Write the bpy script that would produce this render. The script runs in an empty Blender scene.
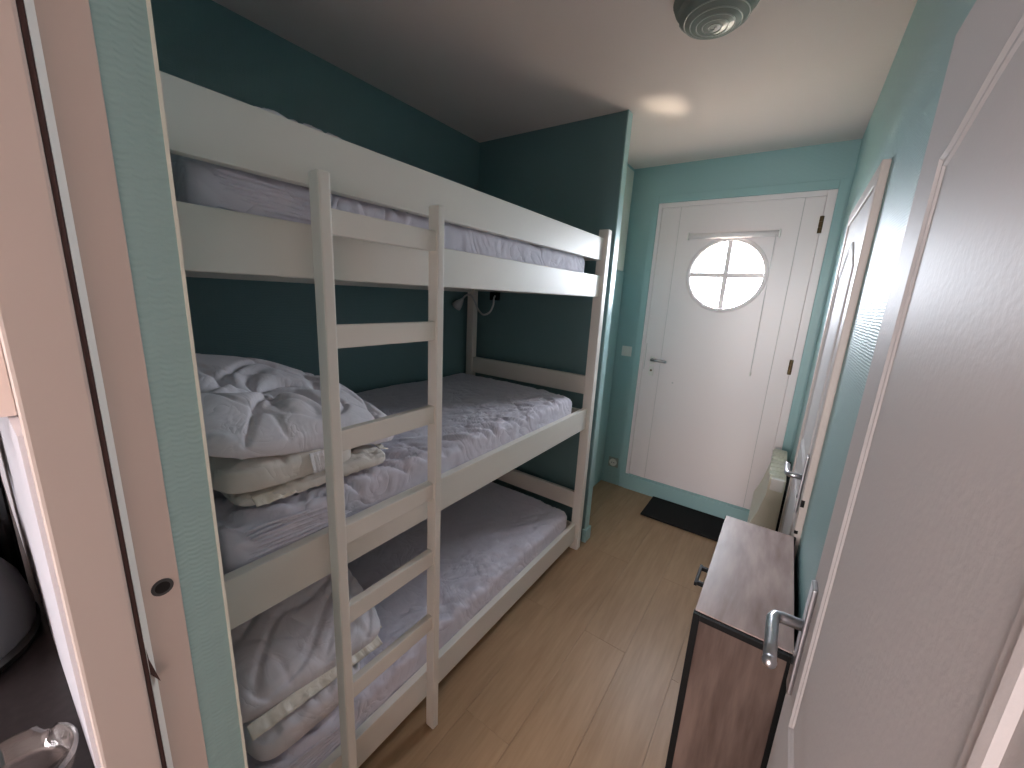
import bpy, bmesh, math, random
from mathutils import Vector, Matrix, noise

scn = bpy.context.scene
col = scn.collection
random.seed(7)
V = Vector
PI = math.pi

# ------------------------------------------------------------------ camera
cam_data = bpy.data.cameras.new('camera')
cam_data.sensor_width = 36.0
cam_data.lens = 392.97 * 36.0 / 1024.0
cam_data.clip_start = 0.01
cam = bpy.data.objects.new('camera', cam_data)
col.objects.link(cam)
R_ = V((0.81578316, 0.57599484, 0.05222816))
U_ = V((-0.16940128, 0.15162324, 0.97381395))
F_ = V((-0.5529928, 0.80326854, -0.22126594))
M = Matrix((R_, U_, -F_)).transposed().to_4x4()
M.translation = V((0.8783311, 0.0, 1.54539796))
cam.matrix_world = M
scn.camera = cam

# ------------------------------------------------------------------ view
scn.view_settings.view_transform = 'Standard'
scn.view_settings.look = 'None'
scn.view_settings.gamma = 1.0
scn.view_settings.use_curve_mapping = False
scn.view_settings.exposure = 0.55
scn.cycles.use_denoising = True
scn.cycles.max_bounces = 12
scn.cycles.diffuse_bounces = 8
scn.cycles.sample_clamp_indirect = 6.0
scn.cycles.caustics_reflective = False
scn.cycles.caustics_refractive = False

# ------------------------------------------------------------------ daylight
SKY = 54.0        # daylight through the round window
KITCHEN = 82.0    # daylight through the kitchen window behind the camera
KWX = 0.44
world = bpy.data.worlds.new('overcast_sky')
scn.world = world
world.use_nodes = True
bg = world.node_tree.nodes['Background']
bg.inputs[0].default_value = (0.86, 0.90, 1.0, 1)
bg.inputs[1].default_value = SKY

def area_light(name, loc, target, sx, sy, power, color, portal=False, disk=False):
    d = bpy.data.lights.new(name, 'AREA')
    d.shape = 'ELLIPSE' if disk else 'RECTANGLE'
    d.size = sx; d.size_y = sy
    d.energy = power; d.color = color
    d.cycles.is_portal = portal
    o = bpy.data.objects.new(name, d); col.objects.link(o)
    o.location = loc
    o.rotation_euler = (V(target) - V(loc)).to_track_quat('-Z', 'Y').to_euler()
    return o

# sky light of the round window in the front door and of the kitchen window behind the camera
area_light('round_window_portal', (0.455, 3.20, 1.752), (0.455, 0, 1.752), 0.46, 0.46, 0, (1, 1, 1), portal=True, disk=True)
area_light('kitchen_window_daylight', (KWX, -3.06, 1.45), (KWX, 0, 1.45), 0.95, 1.5, KITCHEN, (1.0, 0.915, 0.915))

# the sun stands over the side of the house and lights the ground outside the front door
sun = bpy.data.lights.new('sun', 'SUN')
sun.energy = 650; sun.color = (1.0, 0.86, 0.74); sun.angle = 0.01
suno = bpy.data.objects.new('sun', sun); col.objects.link(suno)
suno.rotation_euler = V((-0.62, 0.10, -0.78)).to_track_quat('-Z', 'Y').to_euler()

# sun glint thrown up from the ground outside through the round window
sp = bpy.data.lights.new('outdoor_sun_glint', 'SPOT')
sp.energy = 420; sp.color = (1.0, 0.86, 0.66); sp.spot_size = math.radians(3.0); sp.spot_blend = 0.7
sp.shadow_soft_size = 0.05
spo = bpy.data.objects.new('outdoor_sun_glint', sp); col.objects.link(spo)
spo.location = (1.374, 5.02, 0.485)
spo.rotation_euler = (V((0.19, 2.225, 2.5)) - V(spo.location)).to_track_quat('-Z', 'Y').to_euler()

# ------------------------------------------------------------------ materials
def srgb(r, g, b):
    f = lambda c: (c / 12.92 if c <= 0.04045 else ((c + 0.055) / 1.055) ** 2.4)
    return (f(r / 255), f(g / 255), f(b / 255), 1)

def mat(name, color, rough=0.5, metal=0.0, spec=0.5, bump=None, var=None, sheen=0.0, coat=0.0):
    """bump = (scale, strength, distance, kind); var = (scale, amount) colour variation"""
    m = bpy.data.materials.new(name); m.use_nodes = True
    nt = m.node_tree; b = nt.nodes['Principled BSDF']
    b.inputs['Base Color'].default_value = color
    b.inputs['Roughness'].default_value = rough
    b.inputs['Metallic'].default_value = metal
    b.inputs['Specular IOR Level'].default_value = spec
    if sheen: b.inputs['Sheen Weight'].default_value = sheen
    if coat: b.inputs['Coat Weight'].default_value = coat; b.inputs['Coat Roughness'].default_value = 0.15
    tc = nt.nodes.new('ShaderNodeTexCoord')
    if var:
        n = nt.nodes.new('ShaderNodeTexNoise'); n.inputs['Scale'].default_value = var[0]; n.inputs['Detail'].default_value = 4
        nt.links.new(tc.outputs['Object'], n.inputs['Vector'])
        mx = nt.nodes.new('ShaderNodeMix'); mx.data_type = 'RGBA'
        mx.inputs[6].default_value = tuple(c * (1 - var[1]) for c in color[:3]) + (1,)
        mx.inputs[7].default_value = tuple(min(1, c * (1 + var[1])) for c in color[:3]) + (1,)
        nt.links.new(n.outputs['Fac'], mx.inputs[0]); nt.links.new(mx.outputs[2], b.inputs['Base Color'])
    if bump:
        sc, st, di, kind = bump
        if kind == 'noise':
            t = nt.nodes.new('ShaderNodeTexNoise'); t.inputs['Scale'].default_value = sc; t.inputs['Detail'].default_value = 3
            out = t.outputs['Fac']
        elif kind == 'voronoi':
            t = nt.nodes.new('ShaderNodeTexVoronoi'); t.inputs['Scale'].default_value = sc
            out = t.outputs['Distance']
        else:
            t = nt.nodes.new('ShaderNodeTexWave'); t.inputs['Scale'].default_value = sc
            t.bands_direction = kind; t.inputs['Distortion'].default_value = 5; t.inputs['Detail'].default_value = 2
            t.inputs['Detail Scale'].default_value = 2.0
            out = t.outputs['Fac']
        nt.links.new(tc.outputs['Object'], t.inputs['Vector'])
        bp = nt.nodes.new('ShaderNodeBump'); bp.inputs['Strength'].default_value = st; bp.inputs['Distance'].default_value = di
        nt.links.new(out, bp.inputs['Height']); nt.links.new(bp.outputs['Normal'], b.inputs['Normal'])
    return m

def cloth_mat(name, color, rough=0.85, wrinkle=0.5, scale=14.0):
    m = mat(name, color, rough, sheen=0.2)
    nt = m.node_tree; b = nt.nodes['Principled BSDF']
    tc = nt.nodes.new('ShaderNodeTexCoord')
    n = nt.nodes.new('ShaderNodeTexNoise'); n.inputs['Scale'].default_value = scale
    n.inputs['Detail'].default_value = 2.5; n.inputs['Distortion'].default_value = 1.6
    nt.links.new(tc.outputs['Object'], n.inputs['Vector'])
    # folds: ridges where the noise crosses its middle value
    s = nt.nodes.new('ShaderNodeMath'); s.operation = 'SUBTRACT'; s.inputs[1].default_value = 0.5
    a = nt.nodes.new('ShaderNodeMath'); a.operation = 'ABSOLUTE'
    pw = nt.nodes.new('ShaderNodeMath'); pw.operation = 'POWER'; pw.inputs[1].default_value = 0.6
    nt.links.new(n.outputs['Fac'], s.inputs[0]); nt.links.new(s.outputs[0], a.inputs[0]); nt.links.new(a.outputs[0], pw.inputs[0])
    bp = nt.nodes.new('ShaderNodeBump'); bp.inputs['Strength'].default_value = wrinkle; bp.inputs['Distance'].default_value = 0.012
    nt.links.new(pw.outputs[0], bp.inputs['Height']); nt.links.new(bp.outputs['Normal'], b.inputs['Normal'])
    return m

def wood_mat(name, light, dark, axis, scale=1.0, rough=0.45, stretch=14.0, spec=0.4, fine=0.5):
    """grain runs along axis (0, 1, 2)"""
    m = mat(name, light, rough, spec=spec); nt = m.node_tree; b = nt.nodes['Principled BSDF']
    tc = nt.nodes.new('ShaderNodeTexCoord'); oi = nt.nodes.new('ShaderNodeObjectInfo')
    off = nt.nodes.new('ShaderNodeVectorMath'); off.operation = 'SCALE'; off.inputs[0].default_value = (17, 23, 31)
    nt.links.new(oi.outputs['Random'], off.inputs['Scale'])
    ad = nt.nodes.new('ShaderNodeVectorMath'); ad.operation = 'ADD'
    nt.links.new(tc.outputs['Object'], ad.inputs[0]); nt.links.new(off.outputs[0], ad.inputs[1])
    mp = nt.nodes.new('ShaderNodeMapping')
    s = [stretch * scale] * 3; s[axis] = 1.2 * scale
    mp.inputs['Scale'].default_value = s
    nt.links.new(ad.outputs[0], mp.inputs['Vector'])
    n1 = nt.nodes.new('ShaderNodeTexNoise'); n1.inputs['Scale'].default_value = 1.0; n1.inputs['Detail'].default_value = 6; n1.inputs['Distortion'].default_value = 0.8
    n2 = nt.nodes.new('ShaderNodeTexNoise'); n2.inputs['Scale'].default_value = 5.0; n2.inputs['Detail'].default_value = 4
    nt.links.new(mp.outputs[0], n1.inputs['Vector']); nt.links.new(mp.outputs[0], n2.inputs['Vector'])
    mx = nt.nodes.new('ShaderNodeMix'); mx.inputs[0].default_value = fine
    nt.links.new(n1.outputs['Fac'], mx.inputs[2]); nt.links.new(n2.outputs['Fac'], mx.inputs[3])
    rp = nt.nodes.new('ShaderNodeValToRGB')
    rp.color_ramp.elements[0].position = 0.36; rp.color_ramp.elements[0].color = dark
    rp.color_ramp.elements[1].position = 0.64; rp.color_ramp.elements[1].color = light
    nt.links.new(mx.outputs[0], rp.inputs['Fac']); nt.links.new(rp.outputs['Color'], b.inputs['Base Color'])
    return m

def teal_wall_mat(name, color, u, rough=0.48):
    """woven glass-fibre wallcovering under satin paint: small zigzag weave in the wall's own plane (u = horizontal axis)"""
    m = mat(name, color, rough, spec=0.5); nt = m.node_tree; b = nt.nodes['Principled BSDF']
    tc = nt.nodes.new('ShaderNodeTexCoord')
    sx = nt.nodes.new('ShaderNodeSeparateXYZ'); nt.links.new(tc.outputs['Object'], sx.inputs[0])
    nz = nt.nodes.new('ShaderNodeTexNoise'); nz.inputs['Scale'].default_value = 25; nt.links.new(tc.outputs['Object'], nz.inputs['Vector'])
    def mth(op, a, bb):
        n = nt.nodes.new('ShaderNodeMath'); n.operation = op
        for i, x in enumerate((a, bb)):
            if isinstance(x, (int, float)): n.inputs[i].default_value = x
            elif x is not None: nt.links.new(x, n.inputs[i])
        return n.outputs[0]
    hu = mth('MULTIPLY', sx.outputs[u], 2 * PI / 0.016)
    zz = mth('MULTIPLY', mth('ABSOLUTE', mth('SINE', mth('MULTIPLY', hu, 0.5), None), None), 2.0)
    hv = mth('ADD', mth('MULTIPLY', sx.outputs[2], 2 * PI / 0.007), zz)
    hv = mth('ADD', hv, mth('MULTIPLY', nz.outputs['Fac'], 6.0))
    h = mth('SINE', hv, None)
    bp = nt.nodes.new('ShaderNodeBump'); bp.inputs['Strength'].default_value = 0.4; bp.inputs['Distance'].default_value = 0.0006
    nt.links.new(h, bp.inputs['Height']); nt.links.new(bp.outputs['Normal'], b.inputs['Normal'])
    return m

TEAL = srgb(152, 188, 189)
NICHE = srgb(108, 140, 143)  # niche walls in a darker teal than the other walls
M_teal_x = teal_wall_mat('teal_paint_side_wall', TEAL, 1)
M_niche_x = teal_wall_mat('darker_teal_niche_side', NICHE, 1, 0.45)
M_niche_y = teal_wall_mat('darker_teal_niche_end', NICHE, 0, 0.45)
M_teal_y = teal_wall_mat('teal_paint_cross_wall', TEAL, 0)
M_teal = mat('teal_gloss_paint', srgb(152, 188, 189), 0.4)
M_ceil = mat('ceiling_paint', srgb(234, 219, 214), 0.7, bump=(260, 0.05, 0.001, 'noise'))
M_white_wall = mat('white_wall_paint', srgb(198, 188, 182), 0.6)
M_bunk = mat('cream_white_bunk_paint', srgb(224, 221, 213), 0.45, bump=(60, 0.06, 0.001, 'noise'), var=(6, 0.03))
M_bunk_dark = mat('cream_bunk_paint_slat', srgb(205, 198, 180), 0.6)
M_pvc = mat('white_pvc', srgb(240, 232, 232), 0.34)
M_groove = mat('groove_shadow_gap_seal', srgb(205, 202, 200), 0.8)
M_leaf = mat('white_grained_door_skin', srgb(206, 201, 200), 0.55, spec=0.2, bump=(110, 0.45, 0.0008, 'noise'))
M_frame = mat('white_door_frame_paint', srgb(202, 191, 184), 0.42, bump=(420, 0.08, 0.0004, 'noise'))
M_gasket = mat('brown_rubber_seal', srgb(70, 44, 40), 0.6)
M_chrome = mat('brushed_aluminium', srgb(200, 200, 204), 0.28, metal=1.0)
M_brass = mat('dull_brass_hinge', srgb(96, 78, 52), 0.45, metal=0.7)
M_black = mat('black_metal', srgb(9, 9, 10), 0.6, spec=0.25)
M_hole = mat('dark_hole', srgb(14, 13, 13), 0.8)
M_mat = mat('black_coir', srgb(9, 9, 10), 0.95, bump=(900, 0.6, 0.002, 'noise'))
M_plastic = mat('white_plastic', srgb(234, 232, 226), 0.4)
M_rad = mat('cream_radiator_enamel', srgb(222, 218, 200), 0.45)
M_lampglass = mat('frosted_swirl_glass', srgb(156, 164, 156), 0.25)
M_lampglass.node_tree.nodes['Principled BSDF'].inputs['Transmission Weight'].default_value = 0.15
M_lampridge = mat('clear_swirl_ridge_glass', srgb(184, 190, 184), 0.2)
M_counter = mat('dark_stone_laminate', srgb(44, 40, 40), 0.35, var=(90, 0.5))
M_splash = mat('glossy_white_splashback', srgb(226, 230, 240), 0.3)
M_kcab = mat('white_kitchen_laminate', srgb(226, 214, 208), 0.45)
M_appl = mat('charcoal_plastic', srgb(62, 64, 66), 0.35)
M_appl_black = mat('gloss_black_plastic', srgb(10, 10, 11), 0.2)
M_cream_door = mat('pale_green_white_paint', srgb(220, 226, 214), 0.45)
M_lino = wood_mat('oak_laminate', srgb(170, 142, 111), srgb(153, 125, 95), 1, 1.0, 0.42, 16.0)
M_kfloor = mat('kitchen_floor_tile', srgb(150, 142, 138), 0.5)
M_chest_v = wood_mat('greyed_oak_upright_shaded', srgb(112, 95, 87), srgb(76, 61, 55), 2, 1.2, 0.4, 12.0, fine=0.35)  # upright boards: side shade put into the oak colour
M_chest_h = wood_mat('greyed_oak_level_lit', srgb(188, 166, 160), srgb(134, 108, 100), 1, 1.2, 0.35, 7.0, fine=0.3)  # same oak made paler: window sheen on the top put into the colour
M_sheet = cloth_mat('lilac_white_mattress_cover', srgb(210, 207, 219), 0.85, 0.7, 6)
M_sheet_side = mat('ribbed_mattress_side', srgb(198, 196, 206), 0.85, bump=(9, 0.5, 0.01, 'Z'))
M_pillow = cloth_mat('white_pillow_cotton', srgb(224, 220, 226), 0.85, 0.35, 9)
M_duvet = cloth_mat('cream_duvet_cotton', srgb(222, 216, 208), 0.8, 0.4, 8)
M_satin = cloth_mat('cream_satin_band', srgb(228, 220, 206), 0.4, 0.35, 12)
M_lace = cloth_mat('white_lace_trim', srgb(240, 238, 240), 0.7, 0.35, 60)
M_piping = mat('grey_piping', srgb(112, 110, 116), 0.8)
M_gnarl = mat('grey_white_lamp_plastic', srgb(190, 192, 194), 0.4)

def glass_mat(name, tint, gloss=0.12, rough=0.02):
    m = bpy.data.materials.new(name); m.use_nodes = True; nt = m.node_tree
    nt.nodes.remove(nt.nodes['Principled BSDF'])
    t = nt.nodes.new('ShaderNodeBsdfTransparent'); t.inputs[0].default_value = tint
    g = nt.nodes.new('ShaderNodeBsdfGlossy'); g.inputs['Roughness'].default_value = rough
    lw = nt.nodes.new('ShaderNodeLayerWeight'); lw.inputs[0].default_value = 0.25
    ml = nt.nodes.new('ShaderNodeMath'); ml.operation = 'MULTIPLY_ADD'; ml.inputs[1].default_value = 0.5; ml.inputs[2].default_value = gloss * 0.4
    nt.links.new(lw.outputs['Fresnel'], ml.inputs[0])
    mx = nt.nodes.new('ShaderNodeMixShader')
    nt.links.new(ml.outputs[0], mx.inputs[0]); nt.links.new(t.outputs[0], mx.inputs[1]); nt.links.new(g.outputs[0], mx.inputs[2])
    nt.links.new(mx.outputs[0], nt.nodes['Material Output'].inputs[0])
    return m
M_glass = glass_mat('window_glass', (0.97, 0.98, 0.98, 1))
M_ashglass = glass_mat('clear_pressed_glass', (0.9, 0.91, 0.92, 1), 0.3, 0.04)
M_ash = bpy.data.materials.new('clear_glass'); M_ash.use_nodes = True
_b = M_ash.node_tree.nodes['Principled BSDF']
_b.inputs['Base Color'].default_value = (0.95, 0.96, 0.96, 1); _b.inputs['Roughness'].default_value = 0.03
_b.inputs['Transmission Weight'].default_value = 1.0; _b.inputs['IOR'].default_value = 1.5

# ------------------------------------------------------------------ helpers
def empty(name, loc, label, cat, group=None, kind=None):
    o = bpy.data.objects.new(name, None); col.objects.link(o)
    o.location = loc; o.empty_display_size = 0.05
    return tag(o, label, cat, group, kind)

def tag(o, label, cat, group=None, kind=None):
    if label: o['label'] = label
    if cat: o['category'] = cat
    if group: o['group'] = group
    if kind: o['kind'] = kind
    return o

def root_loc(p):
    l = V((0, 0, 0))
    while p is not None:
        l = l + p.location; p = p.parent
    return l

def build(name, bm, m, parent=None, smooth=False):
    """mesh written in world coordinates; a child is shifted into its parent's frame"""
    if parent is not None:
        bmesh.ops.translate(bm, verts=bm.verts, vec=-root_loc(parent))
        o_loc = V((0, 0, 0))
    else:
        xs = [v.co for v in bm.verts]
        lo = V((min(v.x for v in xs), min(v.y for v in xs), min(v.z for v in xs)))
        hi = V((max(v.x for v in xs), max(v.y for v in xs), max(v.z for v in xs)))
        o_loc = V(((lo.x + hi.x) / 2, (lo.y + hi.y) / 2, lo.z))
        bmesh.ops.translate(bm, verts=bm.verts, vec=-o_loc)
    bmesh.ops.recalc_face_normals(bm, faces=bm.faces)
    me = bpy.data.meshes.new(name); bm.to_mesh(me); bm.free()
    if smooth:
        for p in me.polygons: p.use_smooth = True
    mats = m if isinstance(m, (list, tuple)) else [m]
    for x in mats: me.materials.append(x)
    o = bpy.data.objects.new(name, me); col.objects.link(o)
    o.location = o_loc
    if parent is not None: o.parent = parent
    return o

def add_box(bm, a, b, bev=0.0, seg=2):
    lo = [min(a[i], b[i]) for i in range(3)]; hi = [max(a[i], b[i]) for i in range(3)]
    t = bmesh.new()
    vs = [t.verts.new((x, y, z)) for x in (lo[0], hi[0]) for y in (lo[1], hi[1]) for z in (lo[2], hi[2])]
    for f in ((0, 1, 3, 2), (4, 6, 7, 5), (0, 4, 5, 1), (2, 3, 7, 6), (0, 2, 6, 4), (1, 5, 7, 3)):
        t.faces.new([vs[i] for i in f])
    bmesh.ops.recalc_face_normals(t, faces=t.faces)
    if bev > 0:
        bev = min(bev, 0.45 * min(hi[i] - lo[i] for i in range(3)))
        bmesh.ops.bevel(t, geom=t.edges[:], offset=bev, segments=seg, profile=0.6, affect='EDGES')
    merge(bm, t)

def merge(bm, t):
    me = bpy.data.meshes.new('tmp'); t.to_mesh(me); t.free()
    bm.from_mesh(me); bpy.data.meshes.remove(me)

def box(name, a, b, m, parent=None, bev=0.0, seg=2):
    bm = bmesh.new(); add_box(bm, a, b, bev, seg)
    return build(name, bm, m, parent)

def add_cyl(bm, p0, p1, r0, r1=None, n=20, caps=True):
    p0, p1 = V(p0), V(p1); r1 = r0 if r1 is None else r1
    q = (p1 - p0).to_track_quat('Z', 'Y')
    rings = []
    for p, r in ((p0, r0), (p1, r1)):
        rings.append([bm.verts.new(p + q @ V((r * math.cos(2 * PI * i / n), r * math.sin(2 * PI * i / n), 0))) for i in range(n)])
    for i in range(n):
        j = (i + 1) % n
        bm.faces.new((rings[0][i], rings[0][j], rings[1][j], rings[1][i]))
    if caps:
        bm.faces.new(rings[0][::-1]); bm.faces.new(rings[1])

def add_tube(bm, pts, r, n=10):
    pts = [V(p) for p in pts]; rings = []
    up = V((0, 0, 1))
    for k, p in enumerate(pts):
        d = (pts[min(k + 1, len(pts) - 1)] - pts[max(k - 1, 0)]).normalized()
        a = d.cross(up)
        if a.length < 1e-3: a = d.cross(V((1, 0, 0)))
        a.normalize(); c = d.cross(a).normalized(); up = -c if c.dot(up) < 0 else c
        rr = r[k] if isinstance(r, (list, tuple)) else r
        rings.append([bm.verts.new(p + a * rr * math.cos(2 * PI * i / n) + up * rr * math.sin(2 * PI * i / n)) for i in range(n)])
    for k in range(len(rings) - 1):
        for i in range(n):
            j = (i + 1) % n
            bm.faces.new((rings[k][i], rings[k][j], rings[k + 1][j], rings[k + 1][i]))
    bm.faces.new(rings[0][::-1]); bm.faces.new(rings[-1])

def add_lathe(bm, c, prof, n=40):
    """prof: (r, z) pairs round the vertical axis through c"""
    c = V(c); rings = []
    for r, z in prof:
        if r < 1e-6: rings.append([bm.verts.new(c + V((0, 0, z)))])
        else: rings.append([bm.verts.new(c + V((r * math.cos(2 * PI * i / n), r * math.sin(2 * PI * i / n), z))) for i in range(n)])
    for k in range(len(rings) - 1):
        a, b = rings[k], rings[k + 1]
        for i in range(n):
            j = (i + 1) % n
            if len(a) == 1 and len(b) == 1: continue
            if len(a) == 1: bm.faces.new((a[0], b[i], b[j]))
            elif len(b) == 1: bm.faces.new((a[i], b[0], a[j]))
            else: bm.faces.new((a[i], b[i], b[j], a[j]))

def add_prism(bm, pts2, axis, lo, hi):
    """polygon in the two other axes (in x,y,z order), pushed from lo to hi along axis"""
    def mk(p, h):
        q = list(p); q.insert(axis, h); return bm.verts.new(q)
    a = [mk(p, lo) for p in pts2]; b = [mk(p, hi) for p in pts2]; n = len(pts2)
    bm.faces.new(a[::-1]); bm.faces.new(b)
    for i in range(n):
        j = (i + 1) % n; bm.faces.new((a[i], a[j], b[j], b[i]))

def struct(o, label, cat): return tag(o, label, cat, kind='structure')

# ------------------------------------------------------------------ room measures
H = 2.5
XW, XR = -0.978, 1.029
YP, YD = 2.177, 3.11
XJ = 0.285                 # doorway latch jamb
YK, YS = 0.030, 0.1695      # kitchen face and bunk-room face of the doorway wall

# ------------------------------------------------------------------ structure
fl = struct(box('floor', (-2.6, -3.2, -0.06), (1.7, 3.3, -0.006), M_kfloor), 'warm oak laminate floor of long boards running towards the front door', 'floor')
plank_no = 0
xs = [0.12 + 0.2 * k for k in range(-6, 6)]
for k in range(len(xs)):
    x0 = max(xs[k], XW); x1 = min(xs[k] + 0.2, XR + 0.01)
    if x1 - x0 < 0.01: continue
    off = 1.533 if k % 2 == 1 else 1.533 - 0.62
    cuts = [YS - 0.2] + [y for y in (off - 1.24, off, off + 1.24) if YS - 0.15 < y < YD] + [YD]
    for y0, y1 in zip(cuts[:-1], cuts[1:]):
        box('plank', (x0 + 0.0003, y0 + 0.0003, -0.006), (x1 - 0.0003, y1 - 0.0003, 0.0), M_lino, fl, bev=0.0005, seg=1)
for x0, x1, y0, y1 in ((-2.6, 1.7, -3.2, YS - 0.2),):
    box('kitchen_tile_bed', (x0, y0, -0.006), (x1, y1 - 0.001, 0.0), M_kfloor, fl)

struct(box('ceiling', (-2.6, -3.2, H), (1.7, 3.3, H + 0.06), M_ceil), 'plain white painted ceiling', 'ceiling')
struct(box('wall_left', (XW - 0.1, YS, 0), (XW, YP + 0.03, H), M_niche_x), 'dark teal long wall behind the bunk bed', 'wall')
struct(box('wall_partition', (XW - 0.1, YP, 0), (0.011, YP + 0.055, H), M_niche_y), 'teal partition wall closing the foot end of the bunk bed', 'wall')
struct(box('trim_1', (0.0105, YP - 0.004, 0.09), (0.0165, YP + 0.057, H), M_teal), 'pale teal corner strip on the free edge of the partition', 'trim')
bm = bmesh.new(); add_box(bm, (0.0, YP - 0.012, 0), (0.030, YP + 0.067, 0.09), 0.004)
struct(build('baseboard_partition', bm, M_teal), 'teal skirting wrapped round the foot of the partition end', 'baseboard')

# far wall with the front-door opening
bm = bmesh.new()
DX0, DX1, DZ0, DZ1 = -0.050, 0.972, 0.128, 2.246
add_box(bm, (-0.42, YD, 0), (DX0, YD + 0.12, H)); add_box(bm, (DX1, YD, 0), (XR + 0.1, YD + 0.12, H))
add_box(bm, (DX0, YD, DZ1), (DX1, YD + 0.12, H)); add_box(bm, (DX0, YD, 0), (DX1, YD + 0.12, DZ0))
struct(build('wall_far', bm, M_teal_y), 'light teal end wall around the white front door', 'wall')
bm = bmesh.new(); add_box(bm, (-0.26, YD - 0.012, 0), (DX0 - 0.05, YD, 0.075), 0.003)
struct(build('baseboard_far', bm, M_teal), 'short teal skirting left of the front door', 'baseboard')
# teal architrave round the front door
bm = bmesh.new()
add_box(bm, (DX0 - 0.045, YD - 0.014, 0.0), (DX0, YD, DZ1 + 0.05), 0.003)
add_box(bm, (DX1, YD - 0.014, 0.0), (DX1 + 0.048, YD, DZ1 + 0.05), 0.003)
add_box(bm, (DX0, YD - 0.014, DZ1), (DX1, YD, DZ1 + 0.05), 0.003)
add_box(bm, (DX0, YD - 0.020, 0.0), (DX1, YD, DZ0 - 0.006), 0.003)
struct(build('trim_2', bm, M_teal), 'teal painted wooden surround and threshold of the front door', 'trim')

# right wall
struct(box('wall_right', (XR, YS, 0), (XR + 0.1, YD + 0.05, H), M_teal_x), 'teal textured wall on the right with a white inner door', 'wall')

# doorway wall between kitchen and bunk room
bm = bmesh.new()
add_box(bm, (-2.6, YK + 0.010, 0), (XJ - 0.012, 0.124, H)); add_box(bm, (-2.6, 0.124, 0), (XJ - 0.006, YS, H)); add_box(bm, (XJ - 0.012, YK + 0.010, 1.96), (1.7, YS, H)); add_box(bm, (XR + 0.001, YK + 0.010, 0), (1.7, YS, 1.96))
wn = struct(build('wall_near', bm, M_teal_x), 'teal end of the doorway wall next to the bunk bed', 'wall')
struct(box('trim_3', (XJ - 0.0070, YS - 0.0015, 0), (XJ - 0.0045, YS + 0.002, 2.36), M_cream_door), 'thin white corner bead on the edge of the teal doorway wall', 'trim')

bm = bmesh.new()
add_box(bm, (-2.6, YK, 0), (XJ - 0.0125, YK + 0.0095, H)); add_box(bm, (XJ - 0.012, YK, 1.961), (1.7, YK + 0.0095, H)); add_box(bm, (XR + 0.001, YK, 0), (1.7, YK + 0.0095, 1.96))
struct(build('wall_kitchen_front', bm, M_white_wall), 'white kitchen face of the doorway wall', 'wall')

# kitchen behind the camera (closes the room; its window is the daylight of the photograph)
KX0, KX1, KY = -2.5, 1.6, -3.1
bm = bmesh.new()
add_box(bm, (KX0 - 0.1, KY - 0.1, 0), (KX0, YK, H))
struct(build('wall_kitchen_left', bm, M_white_wall), 'white kitchen side wall behind the camera on the left', 'wall')
struct(box('wall_kitchen_right', (KX1, KY - 0.1, 0), (KX1 + 0.1, YK, H), M_white_wall), 'white kitchen side wall behind the camera on the right', 'wall')
bm = bmesh.new()
wx0, wx1, wz0, wz1 = KWX - 0.52, KWX + 0.52, 0.67, 2.23
add_box(bm, (KX0, KY - 0.1, 0), (wx0, KY, H)); add_box(bm, (wx1, KY - 0.1, 0), (KX1, KY, H))
add_box(bm, (wx0, KY - 0.1, wz1), (wx1, KY, H)); add_box(bm, (wx0, KY - 0.1, 0), (wx1, KY, wz0))
struct(build('wall_kitchen_back', bm, M_white_wall), 'white kitchen window wall behind the camera', 'wall')
w1 = struct(empty('window_1', (KWX, KY, wz0), None, None), 'wide white kitchen window behind the camera closed by an added panel that blocks the sky', 'window')
bm = bmesh.new()
for x in (wx0, KWX - 0.03, wx1 - 0.06): add_box(bm, (x, KY - 0.08, wz0), (x + 0.06, KY - 0.03, wz1), 0.004)
for z in (wz0, wz1 - 0.06): add_box(bm, (wx0, KY - 0.08, z), (wx1, KY - 0.03, z + 0.06), 0.004)
build('frame', bm, M_pvc, w1)
box('blind', (wx0, KY - 0.098, wz0), (wx1, KY - 0.085, wz1), M_white_wall, w1)  # added unseen panel, keeps the sky light out of the window opening
struct(box('ground', (-6, 3.32, -0.2), (8, 14, -0.06), mat('pale_terrace_concrete', srgb(200, 186, 166), 0.9)), 'pale sunlit ground outside the front door', 'ground')

# ------------------------------------------------------------------ latch jamb of the doorway
jr = struct(empty('trim_4', (XJ, 0.08, 0), None, None), 'white rebated door frame post with brown seal and round latch hole', 'door frame')
ZT = 1.96
bm = bmesh.new(); add_box(bm, (XJ - 0.012, YK - 0.004, 0), (XJ + 0.0125, 0.0745, ZT), 0.003); build('stop', bm, M_frame, jr)
bm = bmesh.new()
add_box(bm, (XJ - 0.012, 0.0745, 0), (XJ - 0.004, 0.124, ZT), 0.0015)
o = build('rebate', bm, M_frame, jr)
bm = bmesh.new(); add_box(bm, (XJ - 0.002, 0.0745, 0), (XJ + 0.009, 0.0795, ZT), 0.002); build('seal', bm, M_gasket, jr)
bm = bmesh.new(); add_prism(bm, [(XJ - 0.004, 0.0797), (XJ + 0.0078, 0.0797), (XJ - 0.0036, 0.0872), (XJ - 0.004, 0.0872)], 2, 0, ZT - 0.045); build('bead', bm, M_plastic, jr)
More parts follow.
